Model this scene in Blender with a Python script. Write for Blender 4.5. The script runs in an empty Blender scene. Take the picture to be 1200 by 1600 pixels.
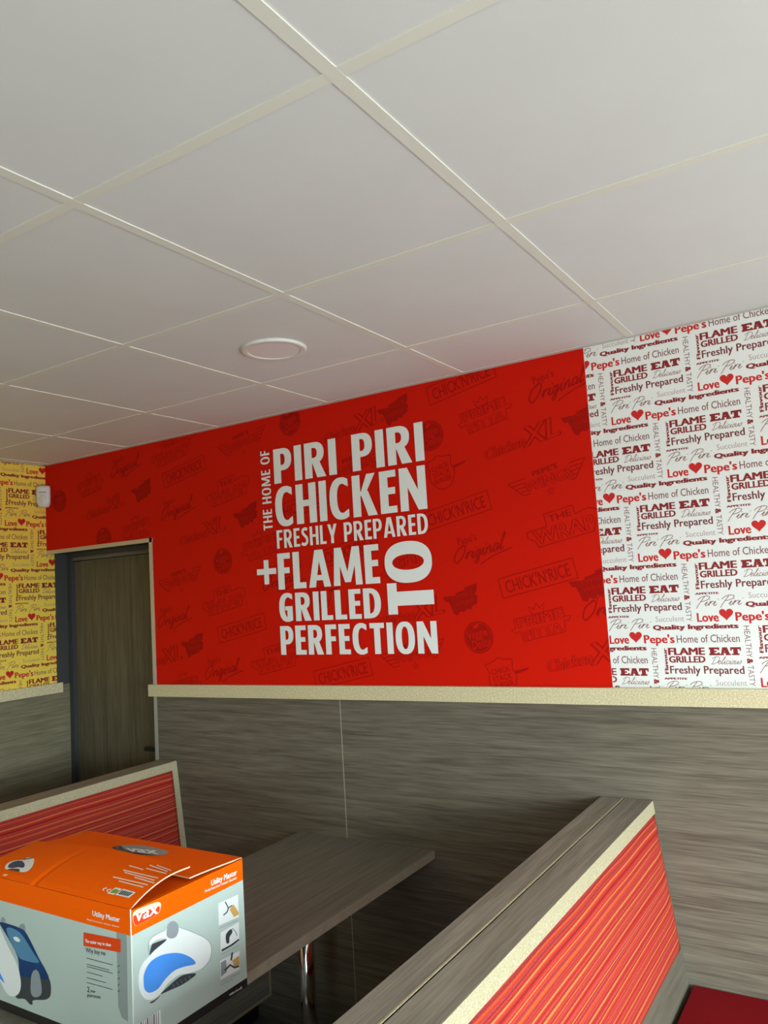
import bpy, bmesh, math, random
from mathutils import Vector, Matrix
from mathutils.geometry import tessellate_polygon
random.seed(7)
S = bpy.context.scene
COL = S.collection
PI = math.pi
H = 2.43                                   # ceiling height

# ------------------------------------------------------------------ camera
F = 1221.925                               # focal length in pixels of a 1200 x 1600 picture
RX = Vector((0.84186435, 0.53625603, -0.06077746))     # right
RY = Vector((-0.10346748, 0.04984613, -0.99338303))    # down
RZ = Vector((-0.52967811, 0.84258224, 0.09744873))     # forward
CAM = Vector((0.59923512, -2.49714283, H - 0.74835524))
cd = bpy.data.cameras.new('camera')
cd.sensor_fit = 'VERTICAL'
cd.sensor_height = 32.0
cd.lens = F * 32.0 / 1600.0
cd.clip_start = 0.02
co = bpy.data.objects.new('camera', cd)
COL.objects.link(co)
m = Matrix.Identity(4)
for i in range(3):
    m[i][0], m[i][1], m[i][2], m[i][3] = RX[i], -RY[i], -RZ[i], CAM[i]
co.matrix_world = m
S.camera = co

# ------------------------------------------------------------------ light
S.view_settings.view_transform = 'Standard'
S.view_settings.look = 'None'
S.view_settings.gamma = 1.0
S.view_settings.use_curve_mapping = False
S.view_settings.exposure = 0.0
w = bpy.data.worlds.new('sky')
S.world = w
w.use_nodes = True
wn = w.node_tree
wbg = wn.nodes['Background']
wtc = wn.nodes.new('ShaderNodeTexCoord')
wsp = wn.nodes.new('ShaderNodeSeparateXYZ')
wmr = wn.nodes.new('ShaderNodeMapRange')
wrp = wn.nodes.new('ShaderNodeValToRGB')
wmr.inputs[1].default_value, wmr.inputs[2].default_value = -1.0, 1.0
wn.links.new(wtc.outputs['Generated'], wsp.inputs[0])
wn.links.new(wsp.outputs[2], wmr.inputs[0])
wn.links.new(wmr.outputs[0], wrp.inputs[0])
wn.links.new(wrp.outputs[0], wbg.inputs[0])
we = wrp.color_ramp.elements
we[0].position, we[0].color = 0.485, (0.25, 0.265, 0.26, 1)      # pavement and street
we[1].position, we[1].color = 0.515, (0.80, 0.965, 1.0, 1)        # bright overcast sky
wbg.inputs[1].default_value = 17.0

# the openings the daylight comes through: shop windows to the right and behind the camera
XR, YF, XL = 2.9, -5.2, -3.055              # right wall, front wall, left wall
WZ0, WZ1 = 0.12, 2.06                       # sill and head of the windows


def portal(name, loc, rot, sx, sy):
    l = bpy.data.lights.new(name, 'AREA')
    l.shape = 'RECTANGLE'
    l.size, l.size_y = sx, sy
    l.cycles.is_portal = True
    o = bpy.data.objects.new(name, l)
    COL.objects.link(o)
    o.location, o.rotation_euler = loc, rot


# high sun that falls steeply through the right windows on to the floor beside them
sl = bpy.data.lights.new('sun', 'SUN')
sl.energy, sl.angle, sl.color = 39.0, 0.01, (0.97, 0.99, 1.0)
so = bpy.data.objects.new('sun', sl)
COL.objects.link(so)
so.rotation_euler = Vector((-0.50, 0.12, -0.86)).to_track_quat('-Z', 'Y').to_euler()
portal('window_daylight', (XR + .05, -2.55, (WZ0 + WZ1) / 2), (0, PI / 2, 0), WZ1 - WZ0, 4.0)
portal('window_daylight', (1.85, YF - .05, (WZ0 + WZ1) / 2), (PI / 2, 0, 0), 1.7, WZ1 - WZ0)

# ------------------------------------------------------------------ pixel rays (surveying helpers)


def ray(u, v):
    return RX * ((u - 600) / F) + RY * ((v - 800) / F) + RZ


def onp(u, v, ax, val):
    r = ray(u, v)
    return CAM + r * ((val - CAM[ax]) / r[ax])


# ------------------------------------------------------------------ materials
def lin(c):
    return tuple(((x / 255 + 0.055) / 1.055) ** 2.4 if x > 10 else x / 255 / 12.92 for x in c)


def mat(name, color, rough=0.6, metal=0.0, spec=0.5, noise=0.0, nscale=40, bump=0.0):
    mt = bpy.data.materials.new(name)
    mt.use_nodes = True
    nt = mt.node_tree
    b = nt.nodes['Principled BSDF']
    b.inputs['Roughness'].default_value = rough
    b.inputs['Metallic'].default_value = metal
    b.inputs['Specular IOR Level'].default_value = spec
    b.inputs['Base Color'].default_value = (*color, 1)
    if noise or bump:
        tc = nt.nodes.new('ShaderNodeTexCoord')
        n = nt.nodes.new('ShaderNodeTexNoise')
        n.inputs['Scale'].default_value = nscale
        n.inputs['Detail'].default_value = 3
        nt.links.new(tc.outputs['Object'], n.inputs['Vector'])
        if noise:
            r = nt.nodes.new('ShaderNodeValToRGB')
            r.color_ramp.elements[0].color = (*[c * (1 - noise) for c in color], 1)
            r.color_ramp.elements[1].color = (*[min(1, c * (1 + noise)) for c in color], 1)
            r.color_ramp.elements[0].position, r.color_ramp.elements[1].position = 0.3, 0.7
            nt.links.new(n.outputs['Fac'], r.inputs[0])
            nt.links.new(r.outputs[0], b.inputs['Base Color'])
        if bump:
            bp = nt.nodes.new('ShaderNodeBump')
            bp.inputs['Strength'].default_value = bump
            bp.inputs['Distance'].default_value = 0.002
            nt.links.new(n.outputs['Fac'], bp.inputs['Height'])
            nt.links.new(bp.outputs[0], b.inputs['Normal'])
    return mt


def wood(name, dark, light, axis, rough=0.5, strength=1.0):
    """laminate with oak grain running along one axis"""
    mt = bpy.data.materials.new(name)
    mt.use_nodes = True
    nt = mt.node_tree
    b = nt.nodes['Principled BSDF']
    b.inputs['Roughness'].default_value = rough
    b.inputs['Specular IOR Level'].default_value = 0.22
    tc = nt.nodes.new('ShaderNodeTexCoord')
    outs = []
    for al, ac, det in ((2.0, 48, 6), (8.0, 250, 3)):
        mp = nt.nodes.new('ShaderNodeMapping')
        mp.inputs['Scale'].default_value = [al if i == axis else ac for i in range(3)]
        n = nt.nodes.new('ShaderNodeTexNoise')
        n.inputs['Scale'].default_value = 1.0
        n.inputs['Detail'].default_value = det
        n.inputs['Distortion'].default_value = 0.7 if det == 6 else 0.2
        nt.links.new(tc.outputs['Object'], mp.inputs['Vector'])
        nt.links.new(mp.outputs[0], n.inputs['Vector'])
        outs.append(n.outputs['Fac'])
    mx = nt.nodes.new('ShaderNodeMix')
    mx.data_type = 'FLOAT'
    mx.inputs[0].default_value = 0.5
    nt.links.new(outs[0], mx.inputs[2])
    nt.links.new(outs[1], mx.inputs[3])
    r = nt.nodes.new('ShaderNodeValToRGB')
    r.color_ramp.elements[0].position, r.color_ramp.elements[1].position = 0.36, 0.64
    r.color_ramp.elements[0].color = (*dark, 1)
    r.color_ramp.elements[1].color = (*light, 1)
    nt.links.new(mx.outputs[0], r.inputs[0])
    nt.links.new(r.outputs[0], b.inputs['Base Color'])
    bp = nt.nodes.new('ShaderNodeBump')
    bp.inputs['Strength'].default_value = 0.15 * strength
    bp.inputs['Distance'].default_value = 0.001
    nt.links.new(mx.outputs[0], bp.inputs['Height'])
    nt.links.new(bp.outputs[0], b.inputs['Normal'])
    return mt


def sparkle(name, base, flake, scale=230):
    mt = bpy.data.materials.new(name)
    mt.use_nodes = True
    nt = mt.node_tree
    b = nt.nodes['Principled BSDF']
    b.inputs['Roughness'].default_value = 0.45
    tc = nt.nodes.new('ShaderNodeTexCoord')
    n = nt.nodes.new('ShaderNodeTexNoise')
    n.inputs['Scale'].default_value = scale
    n.inputs['Detail'].default_value = 2
    r = nt.nodes.new('ShaderNodeValToRGB')
    e = r.color_ramp.elements
    e[0].position, e[0].color = 0.3, (*[c * 0.82 for c in base], 1)
    e[1].position, e[1].color = 0.5, (*base, 1)
    k = e.new(0.78)
    k.color = (*flake, 1)
    nt.links.new(tc.outputs['Object'], n.inputs['Vector'])
    nt.links.new(n.outputs['Fac'], r.inputs[0])
    nt.links.new(r.outputs[0], b.inputs['Base Color'])
    return mt


def stripes(name):
    """woven red upholstery with thin yellow, pink and maroon stripes along the bench (UV in metres)"""
    mt = bpy.data.materials.new(name)
    mt.use_nodes = True
    nt = mt.node_tree
    b = nt.nodes['Principled BSDF']
    b.inputs['Roughness'].default_value = 0.9
    b.inputs['Specular IOR Level'].default_value = 0.15
    uv = nt.nodes.new('ShaderNodeUVMap')
    uv.uv_map = 'UVMap'

    def nz(su, sv, det, off=0.0, dist=0.0):
        mp = nt.nodes.new('ShaderNodeMapping')
        mp.inputs['Scale'].default_value = (su, sv, 1)
        mp.inputs['Location'].default_value = (off, off * 3.7, off)
        n = nt.nodes.new('ShaderNodeTexNoise')
        n.inputs['Scale'].default_value = 1
        n.inputs['Detail'].default_value = det
        n.inputs['Distortion'].default_value = dist
        nt.links.new(uv.outputs[0], mp.inputs['Vector'])
        nt.links.new(mp.outputs[0], n.inputs['Vector'])
        return n.outputs['Fac']

    def ramp(src, stops):
        r = nt.nodes.new('ShaderNodeValToRGB')
        e = r.color_ramp.elements
        e[0].position, e[0].color = stops[0][0], (*stops[0][1], 1)
        e[1].position, e[1].color = stops[-1][0], (*stops[-1][1], 1)
        for p, c in stops[1:-1]:
            k = e.new(p)
            k.color = (*c, 1)
        nt.links.new(src, r.inputs[0])
        return r.outputs[0]

    def mix(fac, a, c):
        x = nt.nodes.new('ShaderNodeMix')
        x.data_type = 'RGBA'
        nt.links.new(fac, x.inputs[0])
        nt.links.new(a, x.inputs[6])
        nt.links.new(c, x.inputs[7])
        return x.outputs[2]
    red, coral, pink = (0.52, 0.030, 0.016), (0.60, 0.060, 0.034), (0.56, 0.085, 0.075)
    maroon, plum, amber, orange = (0.20, 0.016, 0.020), (0.27, 0.045, 0.075), (0.74, 0.24, 0.055), (0.66, 0.115, 0.03)
    # woven repeat of about 62 mm across the panel, slightly wandering
    sx = nt.nodes.new('ShaderNodeSeparateXYZ')
    nt.links.new(uv.outputs[0], sx.inputs[0])

    def fr(period, jitter, off):
        mu = nt.nodes.new('ShaderNodeMath')
        mu.operation = 'MULTIPLY_ADD'
        mu.inputs[1].default_value, mu.inputs[2].default_value = 1 / period, off
        nt.links.new(sx.outputs[1], mu.inputs[0])
        ad = nt.nodes.new('ShaderNodeMath')
        ad.operation = 'MULTIPLY_ADD'
        ad.inputs[1].default_value = jitter
        nt.links.new(nz(0.5, 30, 1, off), ad.inputs[0])
        nt.links.new(mu.outputs[0], ad.inputs[2])
        f_ = nt.nodes.new('ShaderNodeMath')
        f_.operation = 'FRACT'
        nt.links.new(ad.outputs[0], f_.inputs[0])
        return f_.outputs[0]
    c = ramp(fr(0.062, 0.5, 1.3), [(0.00, red), (0.05, red), (0.07, maroon), (0.10, red), (0.16, coral), (0.19, amber), (0.23, amber), (0.25, plum), (0.28, red),
                                   (0.38, coral), (0.40, maroon), (0.43, pink), (0.50, red), (0.56, orange), (0.59, orange), (0.61, red), (0.68, plum), (0.71, coral),
                                   (0.80, red), (0.83, amber), (0.855, amber), (0.875, maroon), (0.90, red), (0.96, pink), (1.00, red)])
    dk = ramp(nz(0.15, 230, 1, 5.0), [(0.42, (0, 0, 0)), (0.70, (0.75, 0.75, 0.75))])
    cm = nt.nodes.new('ShaderNodeRGB')
    cm.outputs[0].default_value = (*maroon, 1)
    c = mix(dk, c, cm.outputs[0])
    weave = nz(240, 420, 1, 1.0)
    wv = ramp(weave, [(0.3, (0.72, 0.72, 0.72)), (0.7, (1.15, 1.15, 1.15))])
    x = nt.nodes.new('ShaderNodeMix')
    x.data_type = 'RGBA'
    x.blend_type = 'MULTIPLY'
    x.inputs[0].default_value = 1.0
    nt.links.new(c, x.inputs[6])
    nt.links.new(wv, x.inputs[7])
    nt.links.new(x.outputs[2], b.inputs['Base Color'])
    bp = nt.nodes.new('ShaderNodeBump')
    bp.inputs['Strength'].default_value = 0.5
    bp.inputs['Distance'].default_value = 0.002
    nt.links.new(nz(0.10, 165, 2), bp.inputs['Height'])
    nt.links.new(bp.outputs[0], b.inputs['Normal'])
    return mt


M = {
    'tile': mat('ceiling_tile_white', (0.745, 0.75, 0.735), 0.7, noise=0.015, nscale=6),
    'grid': mat('ceiling_grid_cream', (0.78, 0.765, 0.68), 0.7, spec=0.15),
    'grid_wall': mat('wall_angle_grey', (0.60, 0.58, 0.54), 0.7, spec=0.1),
    'grid_shade': mat('painted_grid_shade', (0.10, 0.10, 0.10), 0.9),  # dark colour standing in for the shade beside the ceiling bars
    'plaster': mat('plaster', (0.62, 0.62, 0.60), 0.8, noise=0.03, nscale=12),
    'wall_grey': mat('grey_wall_paint', (0.13, 0.125, 0.12), 0.8, noise=0.03, nscale=12),
    'red': mat('red_wallpaper', lin((212, 24, 4)), 0.6, spec=0.12),
    'red_ink': mat('dark_red_print', lin((166, 15, 5)), 0.6, spec=0.12),
    'white': mat('white_wallpaper', (0.86, 0.87, 0.84), 0.6, spec=0.3),
    'yellow': mat('yellow_wallpaper', lin((250, 216, 88)), 0.6, spec=0.3),
    'ink_red': mat('ink_bright_red', lin((205, 28, 24)), 0.6),
    'ink_dark': mat('ink_dark_red', lin((138, 22, 26)), 0.6),
    'ink_mar': mat('ink_maroon', lin((120, 42, 46)), 0.6),
    'ink_brn': mat('ink_brown', lin((132, 78, 76)), 0.6),
    'ink_pale': mat('ink_pale_brown', lin((160, 122, 118)), 0.6),
    'vinyl': mat('white_vinyl_letters', (0.87, 0.90, 0.88), 0.5),
    'wood_x': wood('grey_oak_laminate_wall', lin((90, 82, 70)), lin((126, 118, 103)), 0),
    'wood_y': wood('grey_oak_laminate_lengthwise', lin((106, 98, 78)), lin((142, 133, 110)), 1),
    'wood_z': wood('grey_oak_laminate_upright', lin((84, 77, 60)), lin((116, 108, 88)), 2),
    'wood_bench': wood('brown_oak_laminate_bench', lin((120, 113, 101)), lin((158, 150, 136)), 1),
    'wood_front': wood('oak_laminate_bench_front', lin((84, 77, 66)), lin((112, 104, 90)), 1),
    'wood_table': wood('dark_oak_laminate_table', lin((104, 100, 90)), lin((130, 126, 116)), 1, 0.4),
    'dark_paint': mat('dark_grey_paint', lin((62, 64, 64)), 0.5),
    'sparkle': sparkle('beige_sparkle_laminate', lin((214, 200, 158)), lin((245, 238, 210))),
    'edge': sparkle('beige_edge_banding', lin((178, 166, 134)), lin((214, 204, 174)), 300),
    'table_edge': mat('table_edge_banding', lin((172, 163, 144)), 0.5, noise=0.08, nscale=60),
    'alu': mat('brushed_aluminium', (0.62, 0.62, 0.60), 0.35, metal=0.6),
    'fabric': stripes('striped_red_upholstery'),
    'red_vinyl': mat('red_vinyl_seat', lin((128, 2, 18)), 0.45, spec=0.12, noise=0.04, nscale=8, bump=0.03),
    'chrome': mat('chrome', (0.8, 0.8, 0.8), 0.12, metal=1.0),
    'black': mat('black_metal', (0.015, 0.015, 0.015), 0.4),
    'floor': mat('dark_floor_tile', (0.14, 0.135, 0.125), 0.45, noise=0.12, nscale=5),
    'plastic': mat('white_plastic', (0.80, 0.80, 0.76), 0.35),
    'plastic_dim': mat('grey_white_lens', (0.68, 0.68, 0.64), 0.3),
    'diffuser': mat('opal_diffuser', (0.84, 0.82, 0.81), 0.3),
    'frame': mat('dark_window_frame', (0.06, 0.06, 0.065), 0.4),
    # printed cardboard
    'orange': mat('orange_print', lin((255, 99, 0)), 0.5, spec=0.12),
    'silver': mat('silver_grey_print', lin((190, 205, 197)), 0.4, noise=0.03, nscale=4),
    'silver_dim': mat('grey_print', lin((150, 160, 156)), 0.4),
    'card': mat('cardboard_edge', lin((214, 160, 110)), 0.8),
    'p_white': mat('print_white', (0.86, 0.88, 0.86), 0.4),
    'p_black': mat('print_black', (0.02, 0.02, 0.02), 0.4),
    'p_blue': mat('print_blue', lin((78, 150, 240)), 0.4, noise=0.12, nscale=9),
    'p_navy': mat('print_navy', lin((18, 60, 110)), 0.4, noise=0.25, nscale=18),
    'p_sky': mat('print_light_blue', lin((86, 140, 176)), 0.4),
    'p_grey': mat('print_grey', lin((150, 156, 160)), 0.4),
    'p_dgrey': mat('print_dark_grey', lin((62, 68, 72)), 0.4),
    'p_tan': mat('print_tan', lin((214, 170, 96)), 0.4),
    'p_green': mat('print_green', lin((120, 168, 60)), 0.4),
    'p_red': mat('print_red_orange', lin((232, 70, 10)), 0.4),
    'p_peach': mat('print_peach', lin((255, 222, 190)), 0.4),
}


# ------------------------------------------------------------------ mesh helpers
class MB:
    def __init__(self):
        self.v, self.f, self.mi, self.mats, self.uv, self.sm = [], [], [], [], {}, []

    def mat(self, name):
        if name not in self.mats:
            self.mats.append(name)
        return self.mats.index(name)

    def poly(self, pts, m, smooth=False):
        n = len(self.v)
        self.v += [tuple(p) for p in pts]
        self.f.append(list(range(n, n + len(pts))))
        self.mi.append(self.mat(m))
        self.sm.append(smooth)

    def faces(self, verts, faces, m, smooth=False):
        n = len(self.v)
        self.v += [tuple(p) for p in verts]
        k = self.mat(m)
        for fc in faces:
            self.f.append([n + i for i in fc])
            self.mi.append(k)
            self.sm.append(smooth)

    def box(self, a, b, m, skip=()):
        x0, y0, z0 = a
        x1, y1, z1 = b
        V = [(x0, y0, z0), (x1, y0, z0), (x1, y1, z0), (x0, y1, z0), (x0, y0, z1), (x1, y0, z1), (x1, y1, z1), (x0, y1, z1)]
        FS = {'bottom': (0, 3, 2, 1), 'top': (4, 5, 6, 7), 'front': (0, 1, 5, 4), 'right': (1, 2, 6, 5), 'back': (2, 3, 7, 6), 'left': (3, 0, 4, 7)}
        for k, fc in FS.items():
            if k not in skip:
                self.poly([V[i] for i in fc], m[k] if isinstance(m, dict) and k in m else (m.get('*') if isinstance(m, dict) else m))

    def prism(self, prof, y0, y1, m, caps=None):
        """xz profile swept along y"""
        a = [(x, y0, z) for x, z in prof]
        b = [(x, y1, z) for x, z in prof]
        n = len(prof)
        for i in range(n):
            j = (i + 1) % n
            self.poly([a[i], a[j], b[j], b[i]], m[i] if isinstance(m, list) else m)
        cm = caps or (m[0] if isinstance(m, list) else m)
        self.poly(a[::-1], cm)
        self.poly(b, cm)

    def lathe(self, c, prof, m, n=40, smooth=True):
        rings = [[(c[0] + r * math.cos(2 * PI * i / n), c[1] + r * math.sin(2 * PI * i / n), c[2] + z) for i in range(n)] for r, z in prof]
        base = len(self.v)
        for r in rings:
            self.v += r
        k = self.mat(m)
        for j in range(len(rings) - 1):
            for i in range(n):
                i2 = (i + 1) % n
                self.f.append([base + j * n + i, base + j * n + i2, base + (j + 1) * n + i2, base + (j + 1) * n + i])
                self.mi.append(k)
                self.sm.append(smooth)
        for j in (0, len(rings) - 1):
            self.f.append([base + j * n + i for i in range(n)])
            self.mi.append(k)
            self.sm.append(False)

    def build(self, name, parent=None, bevel=0.0, recalc=False, segs=2):
        me = bpy.data.meshes.new(name)
        me.from_pydata(self.v, [], self.f)
        for nm in self.mats:
            me.materials.append(M[nm])
        for p, k, s in zip(me.polygons, self.mi, self.sm):
            p.material_index = k
            p.use_smooth = s
        if recalc:
            bm = bmesh.new()
            bm.from_mesh(me)
            bmesh.ops.remove_doubles(bm, verts=bm.verts, dist=1e-5)
            bmesh.ops.recalc_face_normals(bm, faces=bm.faces)
            bm.to_mesh(me)
            bm.free()
        me.update()
        o = bpy.data.objects.new(name, me)
        COL.objects.link(o)
        if parent:
            o.parent = parent
            o.matrix_parent_inverse = parent.matrix_basis.inverted()
        if bevel:
            md = o.modifiers.new('bevel', 'BEVEL')
            md.width, md.segments, md.limit_method = bevel, segs, 'ANGLE'
            md.angle_limit = math.radians(35)
        return o


def empty(name, loc, label=None, cat=None, group=None, kind=None):
    o = bpy.data.objects.new(name, None)
    COL.objects.link(o)
    o.location = loc
    o.empty_display_size = 0.1
    return tag(o, label, cat, group, kind)


def tag(o, label=None, cat=None, group=None, kind=None):
    for k, v in (('label', label), ('category', cat), ('group', group), ('kind', kind)):
        if v:
            o[k] = v
    return o


# ------------------------------------------------------------------ lettering: 2D shapes (verts, faces)
_cache = {}


def text2d(body, offset=0.0, shear=0.0, res=2):
    key = (body, offset, shear, res)
    if key not in _cache:
        c = bpy.data.curves.new('lettering', 'FONT')
        c.body, c.offset, c.shear, c.resolution_u = body, offset, shear, res
        o = bpy.data.objects.new('lettering', c)
        COL.objects.link(o)
        me = bpy.data.meshes.new_from_object(o)
        _cache[key] = ([(v.co.x, v.co.y) for v in me.vertices], [list(p.vertices) for p in me.polygons])
        bpy.data.objects.remove(o)
        bpy.data.curves.remove(c)
        bpy.data.meshes.remove(me)
    return _cache[key]


_hh = text2d('H')[0]
CAP = max(p[1] for p in _hh)


class Ink:
    """flat print in local coordinates: list of (material, layer, verts, faces)"""

    def __init__(self):
        self.items = []

    def add(self, m, verts, faces, layer=0):
        self.items.append((m, layer, verts, faces))

    def shape(self, m, outer, holes=(), layer=0):
        loops = [outer] + list(holes)
        tris = tessellate_polygon([[Vector((p[0], p[1], 0)) for p in l] for l in loops])
        self.add(m, [p for l in loops for p in l], [list(t) for t in tris], layer)

    def stroke(self, m, pts, wd, layer=0, closed=False):
        n = len(pts)
        V, Fc = [], []
        for i in range(n):
            a = pts[(i - 1) % n] if (closed or i > 0) else pts[i]
            b = pts[(i + 1) % n] if (closed or i < n - 1) else pts[i]
            p = pts[i]
            d1 = Vector((p[0] - a[0], p[1] - a[1]))
            d2 = Vector((b[0] - p[0], b[1] - p[1]))
            if d1.length < 1e-9:
                d1 = d2
            if d2.length < 1e-9:
                d2 = d1
            d1.normalize()
            d2.normalize()
            t = d1 + d2
            if t.length < 1e-6:
                t = d1
            t.normalize()
            nx, ny = -t.y, t.x
            k = min(1.45, 1 / max(0.3, (nx * -d1.y + ny * d1.x)))
            V += [(p[0] + nx * wd / 2 * k, p[1] + ny * wd / 2 * k), (p[0] - nx * wd / 2 * k, p[1] - ny * wd / 2 * k)]
        k = n if closed else n - 1
        for a in range(0, k, 5):
            ids = [i % n for i in range(a, min(a + 5, k) + 1)]
            vv = [q for i in ids for q in (V[2 * i], V[2 * i + 1])]
            self.add(m, vv, [[2 * i, 2 * i + 1, 2 * i + 3, 2 * i + 2] for i in range(len(ids) - 1)], layer)

    def text(self, m, body, x0, x1, y0, cap, bold=0.0, thin=0.0, shear=0.0, layer=0, res=2, rot=0):
        """one line of text fitted from x0 to x1, baseline y0, cap height cap"""
        off = -thin if bold == 0 else 0.0
        V, Fc = text2d(body, off, shear, res)
        mn, mx = min(p[0] for p in V), max(p[0] for p in V)
        sx, sy = (x1 - x0) / (mx - mn), cap / CAP
        sh = [(0, 0)]
        if bold > 0:
            e = bold
            sh = [(-e, -e * .35), (e, -e * .35), (-e, e * .35), (e, e * .35)] + ([(0, 0)] if e > .03 else [])
        for dx, dy in sh:
            self.add(m, [(x0 + (p[0] - mn + dx) * sx, y0 + (p[1] + dy) * sy) for p in V], Fc, layer)

    def place(self, other, fn, layer=0):
        for m_, l, V, Fc in other.items:
            self.items.append((m_, l + layer, [fn(p) for p in V], Fc))

    def to(self, mb, fn, clip=None):
        """fn(x, y, layer) -> 3D; clip = (x0, x1, y0, y1) in local coordinates"""
        nit = 0
        for m_, l, V, Fc in self.items:
            nit += 1
            l = l + 0.055 * (nit % 9)
            if clip:
                x0, x1, y0, y1 = clip
                xs, ys = [p[0] for p in V], [p[1] for p in V]
                if max(xs) < x0 or min(xs) > x1 or max(ys) < y0 or min(ys) > y1:
                    continue
                if min(xs) < x0 or max(xs) > x1 or min(ys) < y0 or max(ys) > y1:
                    bm = bmesh.new()
                    bv = [bm.verts.new((p[0], p[1], 0)) for p in V]
                    for f_ in Fc:
                        try:
                            bm.faces.new([bv[i] for i in f_])
                        except ValueError:
                            pass
                    for pc, no in (((x0, 0, 0), (-1, 0, 0)), ((x1, 0, 0), (1, 0, 0)), ((0, y0, 0), (0, -1, 0)), ((0, y1, 0), (0, 1, 0))):
                        bmesh.ops.bisect_plane(bm, geom=bm.verts[:] + bm.edges[:] + bm.faces[:], plane_co=pc, plane_no=no, clear_outer=True)
                    bm.verts.index_update()
                    V = [(v.co.x, v.co.y) for v in bm.verts]
                    Fc = [[v.index for v in f_.verts] for f_ in bm.faces]
                    bm.free()
            mb.faces([fn(p[0], p[1], l) for p in V], Fc, m_)


def smooth_pts(pts, k=5, closed=False):
    out = []
    n = len(pts)
    rng = range(n) if closed else range(n - 1)
    g = (lambda i: pts[i % n]) if closed else (lambda i: pts[max(0, min(n - 1, i))])
    for i in rng:
        p0, p1, p2, p3 = g(i - 1), g(i), g(i + 1), g(i + 2)
        for j in range(k):
            t = j / k
            out.append(tuple(0.5 * (2 * p1[a] + (p2[a] - p0[a]) * t + (2 * p0[a] - 5 * p1[a] + 4 * p2[a] - p3[a]) * t * t + (3 * p1[a] - p0[a] - 3 * p2[a] + p3[a]) * t ** 3) for a in (0, 1)))
    if not closed:
        out.append(tuple(pts[-1]))
    return out


# handwriting skeletons (x-height 0.45, cap 1); advance width first
HAND = {
    'P': (0.62, [[(0.20, -0.25), (0.24, 0.3), (0.36, 0.95)], [(0.0, 0.62), (0.10, 0.86), (0.40, 1.02), (0.72, 0.92), (0.66, 0.60), (0.30, 0.45)]]),
    'i': (0.24, [[(0.0, 0.12), (0.12, 0.42), (0.10, 0.08), (0.18, 0.0), (0.30, 0.14)], [(0.19, 0.60), (0.22, 0.66)]]),
    'r': (0.32, [[(0.0, 0.12), (0.12, 0.46), (0.10, 0.0)], [(0.10, 0.20), (0.22, 0.42), (0.36, 0.42)]]),
    'D': (0.72, [[(0.30, 0.95), (0.20, 0.05)], [(0.0, 0.70), (0.30, 1.0), (0.72, 0.85), (0.70, 0.35), (0.35, 0.02), (0.08, 0.02)]]),
    'e': (0.33, [[(0.02, 0.2), (0.22, 0.30), (0.24, 0.42), (0.12, 0.44), (0.04, 0.22), (0.12, 0.02), (0.33, 0.12)]]),
    'l': (0.24, [[(0.0, 0.12), (0.20, 0.75), (0.22, 0.98), (0.14, 0.95), (0.08, 0.15), (0.14, 0.0), (0.26, 0.12)]]),
    'c': (0.30, [[(0.26, 0.38), (0.16, 0.45), (0.04, 0.24), (0.12, 0.0), (0.30, 0.12)]]),
    'o': (0.32, [[(0.18, 0.45), (0.04, 0.24), (0.12, 0.0), (0.26, 0.18), (0.20, 0.44), (0.36, 0.38)]]),
    'u': (0.38, [[(0.04, 0.44), (0.04, 0.08), (0.14, 0.0), (0.28, 0.40)], [(0.30, 0.44), (0.28, 0.05), (0.40, 0.10)]]),
    's': (0.28, [[(0.0, 0.08), (0.18, 0.45), (0.24, 0.15), (0.12, 0.0), (0.02, 0.06)]]),
    'O': (0.70, [[(0.45, 0.98), (0.12, 0.75), (0.04, 0.20), (0.25, -0.04), (0.55, 0.35), (0.60, 0.85), (0.40, 1.0), (0.30, 0.85)]]),
    'g': (0.36, [[(0.28, 0.42), (0.10, 0.42), (0.04, 0.15), (0.14, 0.02), (0.28, 0.40), (0.24, -0.30), (0.10, -0.40), (0.10, -0.20), (0.36, 0.10)]]),
    'n': (0.40, [[(0.04, 0.42), (0.06, 0.0)], [(0.06, 0.20), (0.22, 0.45), (0.28, 0.30), (0.28, 0.02), (0.42, 0.12)]]),
    'a': (0.38, [[(0.28, 0.42), (0.12, 0.44), (0.04, 0.18), (0.12, 0.0), (0.26, 0.20), (0.30, 0.44)], [(0.30, 0.42), (0.28, 0.04), (0.40, 0.12)]]),
    ' ': (0.22, []),
}


def hand(ink, m_, body, x0, x1, y0, cap, wd, slant=0.25, layer=0, rise=0.0):
    adv, strokes = 0, []
    for ch in body:
        wch, st = HAND[ch]
        for s in st:
            strokes.append([(p[0] + adv + p[1] * slant, p[1]) for p in s])
        adv += wch
    mn = min(p[0] for s in strokes for p in s)
    mx = max(p[0] for s in strokes for p in s)
    sx = (x1 - x0) / (mx - mn)
    for s in strokes:
        pts = [(x0 + (p[0] - mn) * sx, y0 + p[1] * cap + rise * (p[0] - mn) * sx) for p in s]
        ink.stroke(m_, smooth_pts(pts, 4) if len(pts) > 2 else pts, wd, layer)


# heavy condensed capitals of the slogan: cap height 1
SW, TH = 0.215, 0.16


def sarc(cx, cy, rx, ry, a0, a1, n=14, e=2.35):
    out = []
    for i in range(n + 1):
        a = a0 + (a1 - a0) * i / n
        c, s = math.cos(a), math.sin(a)
        out.append((cx + rx * math.copysign(abs(c) ** (2 / e), c), cy + ry * math.copysign(abs(s) ** (2 / e), s)))
    return out


def rect(x0, y0, x1, y1):
    return [(x0, y0), (x1, y0), (x1, y1), (x0, y1)]


def bowl(x, wdt, y0, y1, cx):
    return [(x, y0)] + sarc(cx, (y0 + y1) / 2, wdt - cx, (y1 - y0) / 2, -PI / 2, PI / 2) + [(x, y1)]


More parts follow.
